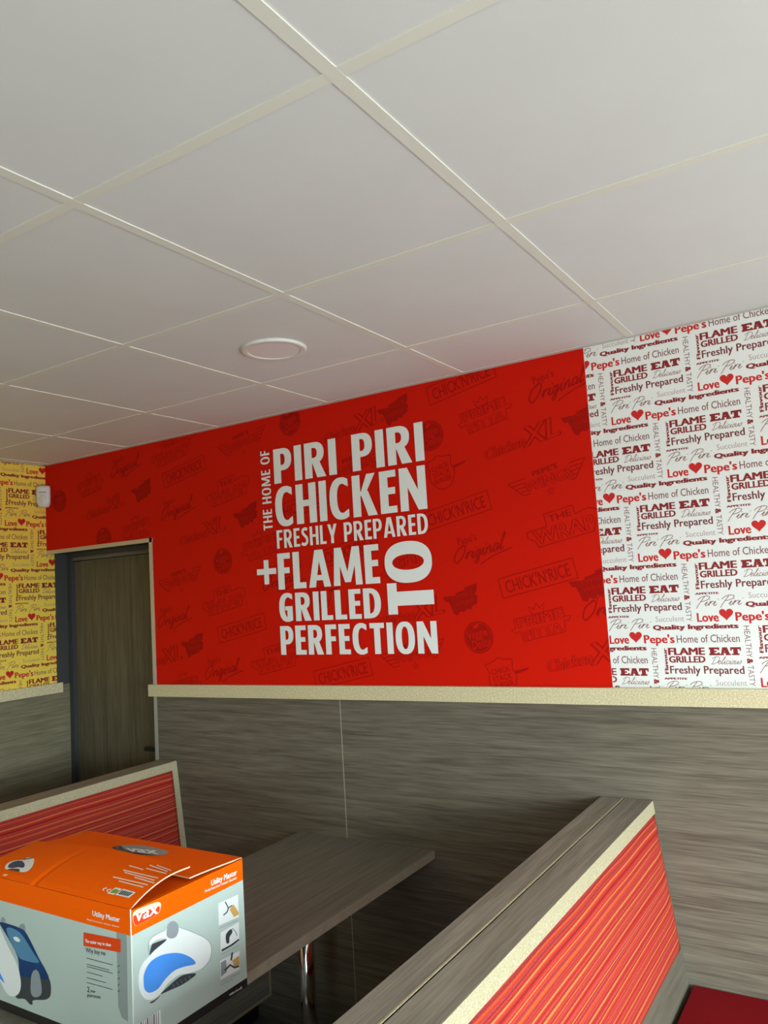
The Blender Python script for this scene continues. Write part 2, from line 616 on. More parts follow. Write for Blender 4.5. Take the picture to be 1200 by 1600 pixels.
def glyph(ch):
    s, t = SW, TH
    if ch == 'I':
        return s, [(rect(0, 0, s, 1), [])]
    if ch == 'T':
        return 0.52, [(rect(0, 1 - t * 1.05, 0.52, 1), []), (rect(0.26 - s / 2, 0, 0.26 + s / 2, 1 - t), [])]
    if ch == 'L':
        return 0.42, [(rect(0, 0, s, 1), []), (rect(s, 0, 0.42, t), [])]
    if ch in 'EF':
        w_ = 0.43
        sh = [(rect(0, 0, s, 1), []), (rect(s, 1 - t, w_, 1), []), (rect(s, 0.44, w_ - 0.03, 0.44 + t), [])]
        if ch == 'E':
            sh.append((rect(s, 0, w_, t), []))
        return w_, sh
    if ch == 'H':
        return 0.60, [(rect(0, 0, s, 1), []), (rect(0.60 - s, 0, 0.60, 1), []), (rect(s, 0.43, 0.60 - s, 0.43 + t), [])]
    if ch == 'N':
        w_ = 0.66
        return w_, [(rect(0, 0, s * .95, 1), []), (rect(w_ - s * .95, 0, w_, 1), []), ([(0, 1), (s * 1.0, 1), (w_, 0), (w_ - s * 1.0, 0)], [])]
    if ch == 'M':
        w_ = 0.88
        return w_, [([(0.0, 0), (s * .95, 0), (s * 1.05, 1), (0.06, 1)], []), ([(w_ - s * .95, 0), (w_, 0), (w_ - .06, 1), (w_ - s * 1.05, 1)], []),
                    ([(0.06, 1), (s + .06, 1), (w_ / 2 + .07, 0.08), (w_ / 2 - .09, 0.08)], []), ([(w_ - .06, 1), (w_ - s - .06, 1), (w_ / 2 - .07, 0.08), (w_ / 2 + .09, 0.08)], [])]
    if ch == 'A':
        w_ = 0.70
        return w_, [([(0, 0), (s, 0), (w_ / 2 + .06, 1), (w_ / 2 - .13, 1)], []), ([(w_ - s, 0), (w_, 0), (w_ / 2 + .13, 1), (w_ / 2 - .06, 1)], []),
                    (rect(0.15, 0.18, w_ - 0.15, 0.18 + t * .9), [])]
    if ch == 'K':
        w_ = 0.65
        return w_, [(rect(0, 0, s, 1), []), ([(s * .9, 0.50), (w_ - s * 1.15, 1), (w_ - .02, 1), (s * 1.5, 0.48)], []), ([(s * .95, 0.60), (s * 1.95, 0.60), (w_, 0), (w_ - s * 1.15, 0)], [])]
    if ch == 'Y':
        w_ = 0.62
        return w_, [(rect(w_ / 2 - s / 2, 0, w_ / 2 + s / 2, 0.42), []), ([(0, 1), (s * 1.05, 1), (w_ / 2 + s / 2, 0.36), (w_ / 2 - s / 2, 0.36)], []), ([(w_, 1), (w_ - s * 1.05, 1), (w_ / 2 - s / 2, 0.36), (w_ / 2 + s / 2, 0.36)], [])]
    if ch == 'P':
        w_ = 0.54
        return w_, [(bowl(0, w_, 0.36, 1, 0.27), [bowl(s, w_ - s * .92, 0.36 + t, 1 - t, 0.26)[::-1]]), (rect(0, 0, s, 0.40), [])]
    if ch == 'R':
        w_ = 0.56
        return w_ + .04, [(bowl(0, w_, 0.40, 1, 0.27), [bowl(s, w_ - s * .92, 0.40 + t, 1 - t, 0.26)[::-1]]), (rect(0, 0, s, 0.45), []), ([(s, 0.44), (s + .20, 0.47), (w_ + .04, 0), (w_ - s + .0, 0)], [])]
    if ch == 'D':
        w_ = 0.60
        return w_, [(bowl(0, w_, 0, 1, 0.20), [bowl(s, w_ - s, t, 1 - t, 0.22)[::-1]])]
    if ch == 'O':
        w_ = 0.66
        return w_, [(sarc(w_ / 2, .5, w_ / 2, .515, 0, 2 * PI, 40)[:-1], [sarc(w_ / 2, .5, w_ / 2 - s, .515 - t, 0, 2 * PI, 40)[:-1][::-1]])]
    if ch in 'CG':
        w_ = 0.56
        o = sarc(0.33, .5, 0.33, .515, 0.30 * PI, 1.70 * PI, 30)
        i_ = sarc(0.36, .5, 0.36 - s, .515 - t, 0.36 * PI, 1.64 * PI, 26)
        o = [(w_ - .03, .955)] + [p for p in o if p[0] < .47] + [(w_ - .03, .045)]
        i_ = [(w_ - .03, .955 - t * 1.15)] + [p for p in i_ if p[0] < .46] + [(w_ - .03, .045 + t * 1.15)]
        sh = [(o + i_[::-1], [])]
        if ch == 'G':
            sh += [(rect(w_ - .03 - s, .03, w_ - .03, .54), []), (rect(w_ - .03 - s - .08, .54 - t * .9, w_ - .03, .54), [])]
        return w_, sh
    if ch == 'S':
        w_ = 0.50
        c_ = smooth_pts([(.44, .86), (.30, .915), (.14, .86), (.12, .70), (.25, .56), (.38, .42), (.40, .22), (.27, .09), (.12, .10), (.02, .15)], 5)
        k = Ink()
        k.stroke('x', c_, s * .88)
        A, B = [], []
        for it in k.items:
            A += it[2][0::2]
            B += it[2][1::2]
        return w_, [(A + B[::-1], [])]
    if ch == ' ':
        return 0.26, []
    return 0.5, [(rect(0, .42, .5, .58), []), (rect(.17, .1, .33, .9), [])]


def slogan(ink, m_, body, x0, x1, y0, y1, gap=0.085, layer=0, thin=1.0, rot=None, only=None):
    """rot: None, or 'up' (reads bottom to top; x0..x1 is then across the strip, y0..y1 along it)"""
    global SW, TH
    s0, t0 = SW, TH
    SW, TH = SW * thin, TH * thin
    adv, shapes = 0, []
    wi = 0
    for ch in body:
        wch, sh = glyph(ch)
        wi += ch == ' '
        for o, hs in (sh if only is None or wi == only else ()):
            shapes.append(([(p[0] + adv, p[1]) for p in o], [[(p[0] + adv, p[1]) for p in h] for h in hs]))
        adv += wch + gap
    adv -= gap
    SW, TH = s0, t0
    if rot == 'up':
        fn = lambda p: (x1 - p[1] * (x1 - x0), y0 + p[0] / adv * (y1 - y0))
    else:
        fn = lambda p: (x0 + p[0] / adv * (x1 - x0), y0 + p[1] * (y1 - y0))
    for o, hs in shapes:
        ink.shape(m_, [fn(p) for p in o], [[fn(p) for p in h] for h in hs], layer)


def heart(cx, cy, wd, ht):
    pts = []
    for i in range(28):
        a = 2 * PI * i / 28
        pts.append((cx + wd / 2 * math.sin(a) ** 3, cy + ht * 0.52 * (13 * math.cos(a) - 5 * math.cos(2 * a) - 2 * math.cos(3 * a) - math.cos(4 * a)) / 15.5 + ht * .06))
    return pts[::-1]


# ------------------------------------------------------------------ the typographic wallpaper block (metres, origin at the L of Love)
BLK = Ink()
BLK.text('ink_red', 'Love', 0.0, 0.059, 0.0, 0.0255, bold=0.034)
BLK.shape('ink_red', heart(0.0815, 0.019, 0.039, 0.036))
BLK.text('ink_red', "Pepe's", 0.107, 0.196, 0.0, 0.0245, bold=0.034)
BLK.text('ink_brn', 'Home of Chicken', 0.204, 0.380, 0.0, 0.0225, bold=0.006)
BLK.text('ink_dark', 'FLAME', 0.020, 0.123, 0.1545, 0.0205, bold=0.046)
BLK.text('ink_dark', 'GRILLED', 0.020, 0.123, 0.1315, 0.0185, bold=0.04)
# EAT in fat slab letters
for k, (a, b) in enumerate(((0.136, 0.166), (0.165, 0.196), (0.194, 0.224))):
    y0, y1 = 0.1525, 0.1755
    if k == 0:
        BLK.shape('ink_dark', rect(a + .003, y0, a + .015, y1))
        for q0, q1 in ((y0, y0 + .0055), (y1 - .0055, y1)):
            BLK.shape('ink_dark', rect(a, q0, b - .001, q1))
        BLK.shape('ink_dark', rect(a + .012, y0 + .009, a + .021, y0 + .0135))
        for q0, q1 in ((y0, y0 + .008), (y1 - .008, y1)):
            BLK.shape('ink_dark', rect(b - .006, q0, b - .001, q1))
    elif k == 1:
        c_ = (a + b) / 2
        BLK.shape('ink_dark', [(a + .003, y0), (a + .009, y0), (c_ + .001, y1), (c_ - .007, y1)])
        BLK.shape('ink_dark', [(b - .012, y0), (b - .002, y0), (c_ + .006, y1), (c_ - .006, y1)])
        BLK.shape('ink_dark', rect(a + .007, y0 + .006, b - .006, y0 + .0105))
        BLK.shape('ink_dark', rect(a, y0, a + .012, y0 + .004))
        BLK.shape('ink_dark', rect(b - .015, y0, b, y0 + .004))
    else:
        c_ = (a + b) / 2
        BLK.shape('ink_dark', rect(a + .001, y1 - .006, b, y1))
        BLK.shape('ink_dark', rect(a + .001, y1 - .0105, a + .005, y1))
        BLK.shape('ink_dark', rect(b - .004, y1 - .0105, b, y1))
        BLK.shape('ink_dark', rect(c_ - .006, y0, c_ + .006, y1))
        BLK.shape('ink_dark', rect(c_ - .010, y0, c_ + .010, y0 + .005))
hand(BLK, 'ink_pale', 'Delicious', 0.138, 0.222, 0.1265, 0.0215, 0.0016, 0.35)
BLK.text('ink_mar', 'Freshly Prepared', 0.020, 0.227, 0.0985, 0.0225, bold=0.02)
BLK.text('ink_dark', 'APPETITE', 0.001, 0.066, 0.0805, 0.0055, bold=0.06)
hand(BLK, 'ink_brn', 'Piri Piri', 0.000, 0.132, 0.0465, 0.0285, 0.0018, 0.40)
BLK.text('ink_pale', 'Succulent', 0.147, 0.231, 0.0645, 0.0165, thin=0.012)
BLK.text('ink_dark', 'Quality Ingredients', 0.138, 0.379, 0.0405, 0.0135, bold=0.055)
UP, DN = Ink(), Ink()
UP.text('ink_dark', 'Flavour', 0, 0.076, 0, 0.0100, bold=0.045)
BLK.place(UP, lambda p: (0.0145 - p[1], 0.098 + p[0]))
DN.text('ink_brn', 'HEALTHY', 0, 0.091, 0, 0.0155, thin=0.004)
DN.text('ink_dark', '&', 0.095, 0.108, 0, 0.0155, bold=0.05)
DN.text('ink_brn', 'TASTY', 0.114, 0.173, 0, 0.0155, thin=0.004)
BLK.place(DN, lambda p: (0.2375 + p[1], 0.2365 - p[0]))
LA, LB = (0.1565, -0.1905), (-0.1125, -0.2520)


def wallpaper(mb, fn, clip, org, scale=1.0):
    """repeat the block over the lattice inside clip and print it"""
    x0, x1, y0, y1 = clip
    for i in range(-14, 15):
        for j in range(-14, 15):
            ox = org[0] + scale * (LA[0] * i + LB[0] * j)
            oy = org[1] + scale * (LA[1] * i + LB[1] * j)
            if ox > x1 or ox + 0.39 * scale < x0 or oy > y1 or oy + 0.25 * scale < y0:
                continue
            k = Ink()
            k.place(BLK, lambda p: (ox + p[0] * scale, oy + p[1] * scale))
            k.to(mb, fn, clip)


# ------------------------------------------------------------------ product logos printed tone on tone on the red wall
def logo(kind):
    k = Ink()
    d, r = 'red_ink', 'red'
    th = 0.0032

    def outl(body, x0, x1, y0, cap, e=0.05, shear=0.0, lay=0):
        k.text(d, body, x0, x1, y0, cap, bold=0.012 + e, shear=shear, layer=lay)
        k.text(r, body, x0, x1, y0, cap, bold=0.004, shear=shear, layer=lay + 1)
    if kind == 'rice':
        k.stroke(d, rect(-.137, -.034, .137, .034), th, closed=True)
        k.text(d, "CHICK'N'RICE", -.118, .118, -.021, .042, bold=0.016)
    elif kind == 'wrap':
        k.stroke(d, [(-.125, .008), (-.052, .008), (-.052, .05), (.052, .05), (.052, .02), (.10, .026), (.132, .012), (.128, -.012), (.108, -.026), (.098, -.052), (-.098, -.052), (-.104, -.03), (-.128, -.012)], th, closed=True)
        k.text(d, 'THE', -.040, .040, .019, .022, bold=0.02)
        outl('WRAP', -.104, .106, -.043, .046, .035)
    elif kind == 'wings':
        for i in range(5):
            y = .026 - i * .014
            xo = .142 - i * .012
            k.stroke(d, [(-xo, y), (-.075 + i * .002, y)], th)
            k.stroke(d, [(.085 - i * .002, y), (xo, y)], th)
        k.stroke(d, [(-.142, .026), (-.094, -.030)], th)
        k.stroke(d, [(.142, .026), (.094, -.030)], th)
        outl('WINGS', -.084, .088, -.022, .036, .045)
        k.text(d, "PEPE'S", -.045, .045, .024, .017, bold=0.04)
        k.stroke(d, [(.016 * math.sin(a * 4 * PI / 5) * (1), -.044 + .016 * math.cos(a * 4 * PI / 5)) for a in range(5)], .0026, closed=True)
    elif kind == 'orig':
        k.text(d, "Pepe's", -.075, .0, .034, .026, bold=0.012)
        hand(k, d, 'Original', -.105, .110, -.022, .052, .0052, .35)
        k.stroke(d, smooth_pts([(-.012, -.052), (.05, -.036), (.12, -.028)]), .0045)
    elif kind == 'xl':
        outl('Chicken', -.135, .018, -.020, .036, .05, .18)
        outl('XL', .012, .142, -.026, .066, .045, .22)
    elif kind == 'pitta':
        k.stroke(d, [(-.018, .026), (-.028, .058), (-.010, .046), (.002, .064), (.012, .046), (.030, .058), (.020, .026)], th, closed=True)
        outl('PRIME', -.078, .082, -.004, .030, .045)
        outl('PITTA', -.066, .070, -.046, .030, .045)
        k.stroke(d, [(-.09, .03), (.088, .03), (.088, .0), (.108, -.004), (.098, -.018), (.082, -.014), (.078, -.05), (-.074, -.05), (-.078, -.014), (-.098, -.018), (-.108, -.004), (-.09, 0)], .0026, closed=True)
    elif kind == 'veg':
        circ = lambda q: [(q * math.cos(2 * PI * i / 32), q * math.sin(2 * PI * i / 32)) for i in range(32)]
        k.shape(d, circ(.056))
        k.stroke(r, circ(.050), .002, 1, True)
        k.text(r, 'Veggie', -.040, .036, .0, .030, thin=0.0, shear=.15, layer=1)
        k.text(r, 'Delite', -.032, .040, -.036, .030, thin=0.0, shear=.15, layer=1)
        k.shape(r, smooth_pts([(-.014, .036), (.0, .046), (.014, .044), (.002, .034)], 4, True), layer=1)
    elif kind == 'twist':
        k.shape(d, [(-.075, .026), (-.02, .018), (-.02, .026), (.02, .03), (.02, .038), (.07, .040), (.062, .012), (.05, .006), (.062, -.002), (.052, -.030), (.03, -.034), (.028, -.044), (.012, -.038), (-.005, -.046), (-.02, -.04), (-.032, -.052), (-.045, -.044), (-.05, -.014), (-.055, .004), (-.066, .004)])
        k.text(r, 'TWIST', -.040, .05, .006, .014, thin=0.02, layer=1)
        k.text(r, 'WRAP', -.034, .042, -.020, .014, thin=0.02, layer=1)
    elif kind == 'shield':
        k.stroke(d, smooth_pts([(-.052, .052), (-.02, .058), (0, .066), (.02, .058), (.052, .052)], 3) + smooth_pts([(.044, .02), (.052, -.012), (.030, -.048), (0, -.060), (-.030, -.048), (-.052, -.012), (-.044, .02)], 3), th, closed=True)
        for i, t in enumerate(('CHICK', 'STACK', 'BURGER')):
            k.text(d, t, -.036, .036, .014 - i * .024, .018, bold=0.01)
        k.shape(d, [(.05, .0), (.10, .006), (.102, .014), (.085, .012), (.052, .012)])
    return k


LOGO = {k: logo(k) for k in ('rice', 'wrap', 'wings', 'orig', 'xl', 'pitta', 'veg', 'twist', 'shield')}
LOGO_AT = [('wrap', 266, 704), ('wings', 378, 691), ('veg', 453, 660), ('xl', 549, 668), ('twist', 616, 640), ('veg', 672, 681),
           ('rice', 287, 737), ('wrap', 355, 764), ('twist', 385, 804), ('orig', 276, 795), ('xl', 314, 833), ('rice', 712, 799),
           ('shield', 690, 739), ('rice', 719, 598), ('pitta', 756, 646), ('orig', 870, 602), ('xl', 812, 690), ('wings', 855, 748),
           ('wrap', 878, 819), ('orig', 749, 858), ('rice', 839, 904), ('twist', 722, 936), ('veg', 748, 996), ('pitta', 844, 972),
           ('orig', 958, 946), ('xl', 916, 1028), ('shield', 785, 1058), ('twist', 912, 652), ('veg', 348, 877), ('pitta', 406, 852),
           ('wings', 281, 906), ('wrap', 349, 936), ('rice', 377, 982), ('orig', 271, 965), ('twist', 302, 1007), ('xl', 250, 1030),
           ('wrap', 429, 1028), ('orig', 347, 1046), ('pitta', 288, 1072), ('veg', 93, 783), ('pitta', 140, 757), ('orig', 195, 729),
           ('twist', 222, 766), ('xl', 162, 795), ('pitta', 213, 826), ('veg', 162, 842), ('xl', 640, 960), ('wings', 645, 1022),
           ('rice', 535, 1052), ('wings', 552, 728), ('pitta', 632, 884), ('orig', 440, 905), ('rice', 545, 860), ('rice', 470, 790),
           ('twist', 925, 912), ('orig', 118, 700), ('shield', 500, 930)]

# ================================================================== THE ROOM
ST = 'structure'
DX0, DX1, DZ = -3.055, -2.270, H - 0.463     # door opening in the back wall
XSPLIT = -0.158                            # red paper meets white paper
LEDGE = [(-2.287, -1.1195), (-1.0, -1.107), (0.29, -1.0985), (XR, -1.09)]   # top of the ledge, seen from the ceiling


def ledge_z(x):
    for (a, za), (b, zb) in zip(LEDGE, LEDGE[1:]):
        if x <= b or b == XR:
            return H + za + (zb - za) * (x - a) / (b - a)


mb = MB()
mb.box((XL - .2, YF - .2, -0.06), (XR + .2, 0.6, 0), 'floor')
tag(mb.build('floor'), kind=ST)

# ceiling: lay-in panels a few millimetres above the faces of the grid
ROWS = [-0.407 - 0.6 * i for i in range(0, 9)]
COLS = [0.6 * i for i in range(-5, 5)]
mb = MB()
mb.box((XL - .2, YF - .2, H + .0018), (XR + .2, 0.3, H + .05), 'tile')
tag(mb.build('ceiling'), kind=ST)
mb = MB()
for x in COLS:
    if XL < x < XR:
        mb.box((x - .012, YF, H - .0005), (x + .012, -.02, H + .0020), 'grid')
for y in ROWS:
    if y > YF:
        mb.box((XL, y - .012, H - .0002), (XR, y + .012, H + .0020), 'grid')
        mb.box((XL, y + .012, H + .0014), (XR, y + .0140, H + .0020), 'grid_shade')  # thin dark strip: painted shade line on the far side of the bar
mb.box((XL, -.022, H - .0008), (XR, 0.004, H + .0018), 'grid_wall')
mb.box((XL, YF, H - .0008), (XL + .022, 0, H + .0018), 'grid_wall')
tag(mb.build('trim_1'), kind=ST)

# back wall: plaster block with the door opening, red and white papers, wood panelling below the ledge
wb = empty('wall_back', (0, 0, 0), kind=ST)
mb = MB()
mb.box((DX0 - .3, .003, DZ), (DX1, .135, H), {'*': 'plaster', 'bottom': 'dark_paint'})
mb.box((DX1, .003, 0), (XR, .135, H), 'plaster')
mb.box((DX0 - .3, .18, 0), (XR, .3, H), 'plaster')
mb.build('plaster', wb)


def back(x, y, l):
    return (x, -.0002 - .0004 * l, H + y)


mb = MB()
mb.poly([(DX1, 0, 1.2), (XSPLIT, 0, 1.2), (XSPLIT, 0, H), (DX1, 0, H)], 'red')
mb.poly([(DX0, 0, DZ), (DX1, 0, DZ), (DX1, 0, H), (DX0, 0, H)], 'red')
tilt = math.radians(11.5)
ct, sn = math.cos(tilt), math.sin(tilt)
for kd, u, v in LOGO_AT:
    p = onp(u, v, 1, 0)
    k = Ink()
    k.place(LOGO[kd], lambda q: (p.x + q[0] * ct - q[1] * sn, p.z - H + q[0] * sn + q[1] * ct))
    over_door = p.x < DX1 + .13 and p.z > DZ - .05
    clip = (DX0, XSPLIT, DZ - H, 0) if over_door else (DX1, XSPLIT, 1.3 - H, 0)
    k.to(mb, back, clip)
mb.build('red_wallpaper', wb)
mb = MB()
mb.poly([(XSPLIT, 0, 1.2), (XR, 0, 1.2), (XR, 0, H), (XSPLIT, 0, H)], 'white')
wallpaper(mb, back, (XSPLIT + .001, 1.0, 1.3 - H, 0), (-0.154, -0.9655))
mb.build('white_wallpaper', wb)
mb = MB()
mb.box((DX1, -.003, 0), (-1.2245, .003, 1.30), 'wood_x')
mb.build('wood_panel', wb)
mb = MB()
mb.box((-1.2215, -.003, 0), (1.22, .003, 1.30), 'wood_x')
mb.build('wood_panel', wb)
mb = MB()
mb.box((1.223, -.003, 0), (XR, .003, 1.30), 'wood_x')
mb.build('wood_panel', wb)
mb = MB()
mb.box((-1.2245, -.0035, 0), (-1.2215, .003, 1.30), 'table_edge')
mb.build('panel_joint', wb)

# sparkle ledge along the back wall
mb = MB()
for (a, za), (b, zb) in zip(LEDGE, LEDGE[1:]):
    A, B = H + za, H + zb
    t = .0525
    V = [(a, -.022, A - t), (b, -.022, B - t), (b, -.003, B - t), (a, -.003, A - t), (a, -.022, A), (b, -.022, B), (b, -.003, B), (a, -.003, A)]
    mb.faces(V, [(0, 3, 2, 1), (4, 5, 6, 7), (0, 1, 5, 4), (2, 3, 7, 6)] + ([(3, 0, 4, 7)] if a < -2 else []) + ([(1, 2, 6, 5)] if b == XR else []), 'sparkle')
tag(mb.build('trim_2', recalc=True), kind=ST)

# thin metal angle round the door opening
mb = MB()
mb.box((DX0, -.004, DZ - .003), (DX1 + .02, .006, DZ + .016), 'alu')
mb.box((DX1 + .001, -.004, 0), (DX1 + .018, .006, DZ + .016), 'alu')
mb.box((DX1 - .003, -.004, 0), (DX1 + .001, .03, DZ), 'alu')
tag(mb.build('trim_3'), kind=ST)

# left wall: yellow paper over panelling; it runs on into the door recess, dark painted there
wl = empty('wall_left', (XL, 0, 0), kind=ST)
mb = MB()
mb.box((XL - .12, YF - .1, 0), (XL - .003, .30, H), 'plaster')
mb.box((XL - .003, .046, 1.29), (XL, .135, DZ + .0), 'dark_paint')
mb.build('plaster', wl)
mb = MB()
for y0, y1, z1 in ((YF, 0.0, H), (0.0, .046, DZ)):
    mb.poly([(XL, y0, 1.28), (XL, y1, 1.28), (XL, y1, z1), (XL, y0, z1)], 'yellow')


def left(x, y, l):
    return (XL + .0002 + .0004 * l, x, H + y)


wallpaper(mb, left, (-1.6, 0.0, 1.28 - H, 0), (-0.227, -0.322), 1.085)
wallpaper(mb, left, (0.0, .046, 1.28 - H, DZ - H), (-0.227, -0.322), 1.085)
mb.build('yellow_wallpaper', wl)
mb = MB()
mb.box((XL - .003, YF, 0), (XL + .003, .135, 1.29), 'wood_y')
mb.build('wood_panel', wl)
mb = MB()
mb.box((XL + .003, YF, H - 1.178), (XL + .022, .066, H - 1.128), 'sparkle')
tag(mb.build('trim_4'), kind=ST)

# door in the recess
dr = empty('door_1', (-2.66, .15, 0), kind=ST)
mb = MB()
mb.box((DX0 + .03, .140, 0.005), (DX1 - .03, .178, DZ - .045), 'wood_z')
mb.build('door_leaf', dr)
mb = MB()
mb.box((XL, .118, 0), (XL + .035, .18, DZ), 'dark_paint')
mb.box((DX1 - .035, .118, 0), (DX1, .18, DZ), 'dark_paint')
mb.box((XL + .035, .118, DZ - .022), (DX1 - .035, .18, DZ), 'dark_paint')
mb.box((XL + .035, .130, DZ - .040), (DX1 - .035, .18, DZ - .022), 'wood_x')
mb.build('door_frame', dr)
hp = onp(237, 1170, 1, .10)
mb = MB()
mb.box((hp.x - .035, .085, hp.z - .009), (hp.x + .08, .103, hp.z + .009), 'black')
mb.box((hp.x + .06, .10, hp.z - .012), (hp.x + .08, .14, hp.z + .012), 'black')
mb.build('door_handle', dr, bevel=.004)

# right wall and front wall with the shop windows the daylight comes through
mb = MB()
for a, b in (((XR, YF, 0), (XR + .12, 0.13, WZ0)), ((XR, YF, WZ1), (XR + .12, 0.13, H)), ((XR, -.50, WZ0), (XR + .12, .13, WZ1)), ((XR, YF, WZ0), (XR + .12, -4.6, WZ1))):
    mb.box(a, b, 'wall_grey')
tag(mb.build('wall_right'), kind=ST)
mb = MB()
for a, b in (((XL, YF - .12, 0), (XR, YF, WZ0)), ((XL, YF - .12, WZ1), (XR, YF, H)), ((XL, YF - .12, WZ0), (1.0, YF, WZ1)), ((2.7, YF - .12, WZ0), (XR, YF, WZ1))):
    mb.box(a, b, 'wall_grey')
tag(mb.build('wall_front'), kind=ST)
mb = MB()
for y in (-4.6, -3.25, -1.90, -.55):
    mb.box((XR + .03, y, WZ0), (XR + .08, y + .05, WZ1), 'frame')
for z in (WZ0, WZ1 - .05):
    mb.box((XR + .03, -4.55, z), (XR + .08, -.55, z + .05), 'frame')
tag(mb.build('window_1'), kind=ST)
mb = MB()
for x in (1.0, 1.83, 2.65):
    mb.box((x, YF - .08, WZ0), (x + .05, YF - .03, WZ1), 'frame')
for z in (WZ0, WZ1 - .05):
    mb.box((1.05, YF - .08, z), (2.65, YF - .03, z + .05), 'frame')
tag(mb.build('window_2'), kind=ST)

# ================================================================== THINGS
# ---- slogan in white vinyl on the red wall
sg = empty('wall_slogan', (-1.14, -.002, H - 1.0), 'large white slogan lettering about piri piri chicken on the red wall', 'lettering')


def word(name, *specs):
    k = Ink()
    for body, x0, x1, y0, y1, kw in specs:
        slogan(k, 'vinyl', body, x0, x1, y0, y1, **kw)
    mb = MB()
    k.to(mb, lambda x, y, l: (x, -.0030 - .0004 * l, H + y))
    n = len(mb.v)
    mb.build(name, sg)


for q, nm in enumerate(('the', 'home', 'of')):
    word(nm, ('THE HOME OF', -1.568, -1.519, -.476, -.140, dict(rot='up', thin=.82, gap=.12, only=q)))
for q in (0, 1):
    word('piri', ('PIRI PIRI', -1.498, -.778, -.288, -.143, dict(only=q)))
word('chicken', ('CHICKEN', -1.500, -.780, -.467, -.305, {}))
for q, nm in enumerate(('freshly', 'prepared')):
    word(nm, ('FRESHLY PREPARED', -1.500, -.783, -.5575, -.482, dict(thin=.86, gap=.10, only=q)))
word('flame', ('FLAME', -1.502, -1.004, -.7265, -.578, {}))
word('grilled', ('GRILLED', -1.504, -1.007, -.857, -.743, {}))
word('perfection', ('PERFECTION', -1.505, -.775, -.991, -.875, {}))
k = Ink()
mb = MB()
k.shape('vinyl', rect(-.976, -.846, -.934, -.730))
k.shape('vinyl', rect(-.94, -.8145, -.778, -.7625))
k.shape('vinyl', sarc(-.878, -.655, .102, .077, 0, 2 * PI, 44)[:-1], [sarc(-.878, -.655, .068, .029, 0, 2 * PI, 44, 2.1)[:-1][::-1]])
k.to(mb, lambda x, y, l: (x, -.0030 - .0004 * l, H + y))
mb.build('to', sg)
k = Ink()
mb = MB()
k.shape('vinyl', rect(-1.616, -.660, -1.511, -.636))
k.shape('vinyl', rect(-1.577, -.701, -1.551, -.600))
k.to(mb, lambda x, y, l: (x, -.0030 - .0004 * l, H + y))
mb.build('plus_sign', sg)

# ---- recessed round ceiling light
LX, LY = -.900, -.687
dl = empty('ceiling_light', (LX, LY, H), 'round white recessed ceiling light, switched off, in a panel above the slogan', 'light')
mb = MB()
mb.lathe((LX, LY, H), [(.079, .003), (.079, -.0055), (.081, -.0065), (.094, -.0068), (.0985, -.006), (.100, -.004), (.100, .003)], 'plastic', 56)
mb.build('bezel', dl, recalc=True)
mb = MB()
mb.lathe((LX, LY, H), [(.0785, -.0048), (.0785, .002)], 'diffuser', 56)
mb.build('diffuser', dl, recalc=True)

# ---- corner motion sensor (turned 45 degrees across the corner)
pz = H - .168
ms = empty('motion_sensor', (XL, 0, pz), 'small white motion sensor high in the corner beside the yellow wallpaper', 'sensor')
c45 = math.sqrt(.5)


def cor(s, d, z):     # s along the sensor's width, d out from the corner, z up
    return (XL + d * c45 + s * c45, -d * c45 + s * c45, pz + z)


def sensor_shape(rows, m_, name, parent, bev=.0):
    mb = MB()
    n = 9
    for (z0, d0, w0), (z1, d1, w1) in zip(rows, rows[1:]):
        for i in range(n - 1):
            a0, a1 = -1 + 2 * i / (n - 1), -1 + 2 * (i + 1) / (n - 1)
            g = lambda a, d, w_: (a * w_, d - .012 * abs(a) ** 3.0)
            q = [g(a0, d0, w0), g(a1, d0, w0), g(a1, d1, w1), g(a0, d1, w1)]
            mb.poly([cor(q[0][0], q[0][1], z0), cor(q[1][0], q[1][1], z0), cor(q[2][0], q[2][1], z1), cor(q[3][0], q[3][1], z1)], m_, True)
        for a in (-1, 1):
            mb.poly([cor(a * w0, d0 - .012, z0), cor(a * w1, d1 - .012, z1), cor(a * w1 * .95, .034, z1), cor(a * w0 * .95, .034, z0)], m_)
    for z, d, w_ in (rows[0], rows[-1]):
        mb.poly([cor(-w_, d - .012, z), cor(0, d, z), cor(w_, d - .012, z), cor(w_ * .95, .034, z), cor(-w_ * .95, .034, z)], m_)
    return mb.build(name, parent, recalc=True)


hs = sensor_shape([(.056, .060, .028), (.053, .068, .032), (.040, .073, .034), (.0, .076, .034), (-.030, .074, .033), (-.046, .066, .029), (-.055, .056, .021)], 'plastic', 'housing', ms)
sensor_shape([(.010, .0768, .026), (-.012, .0785, .026), (-.036, .0745, .024)], 'plastic_dim', 'lens', ms)
mb = MB()
mb.faces([cor(-.018, .0745, .019), cor(.018, .0745, .019), cor(.018, .0745, .0215), cor(-.018, .0745, .0215), cor(-.018, .0775, .019), cor(.018, .0775, .019), cor(.018, .0775, .0215), cor(-.018, .0775, .0215)],
         [(0, 1, 2, 3), (4, 5, 6, 7), (0, 1, 5, 4), (3, 2, 6, 7), (0, 3, 7, 4), (1, 2, 6, 5)], 'black')
mb.build('indicator_slot', ms)


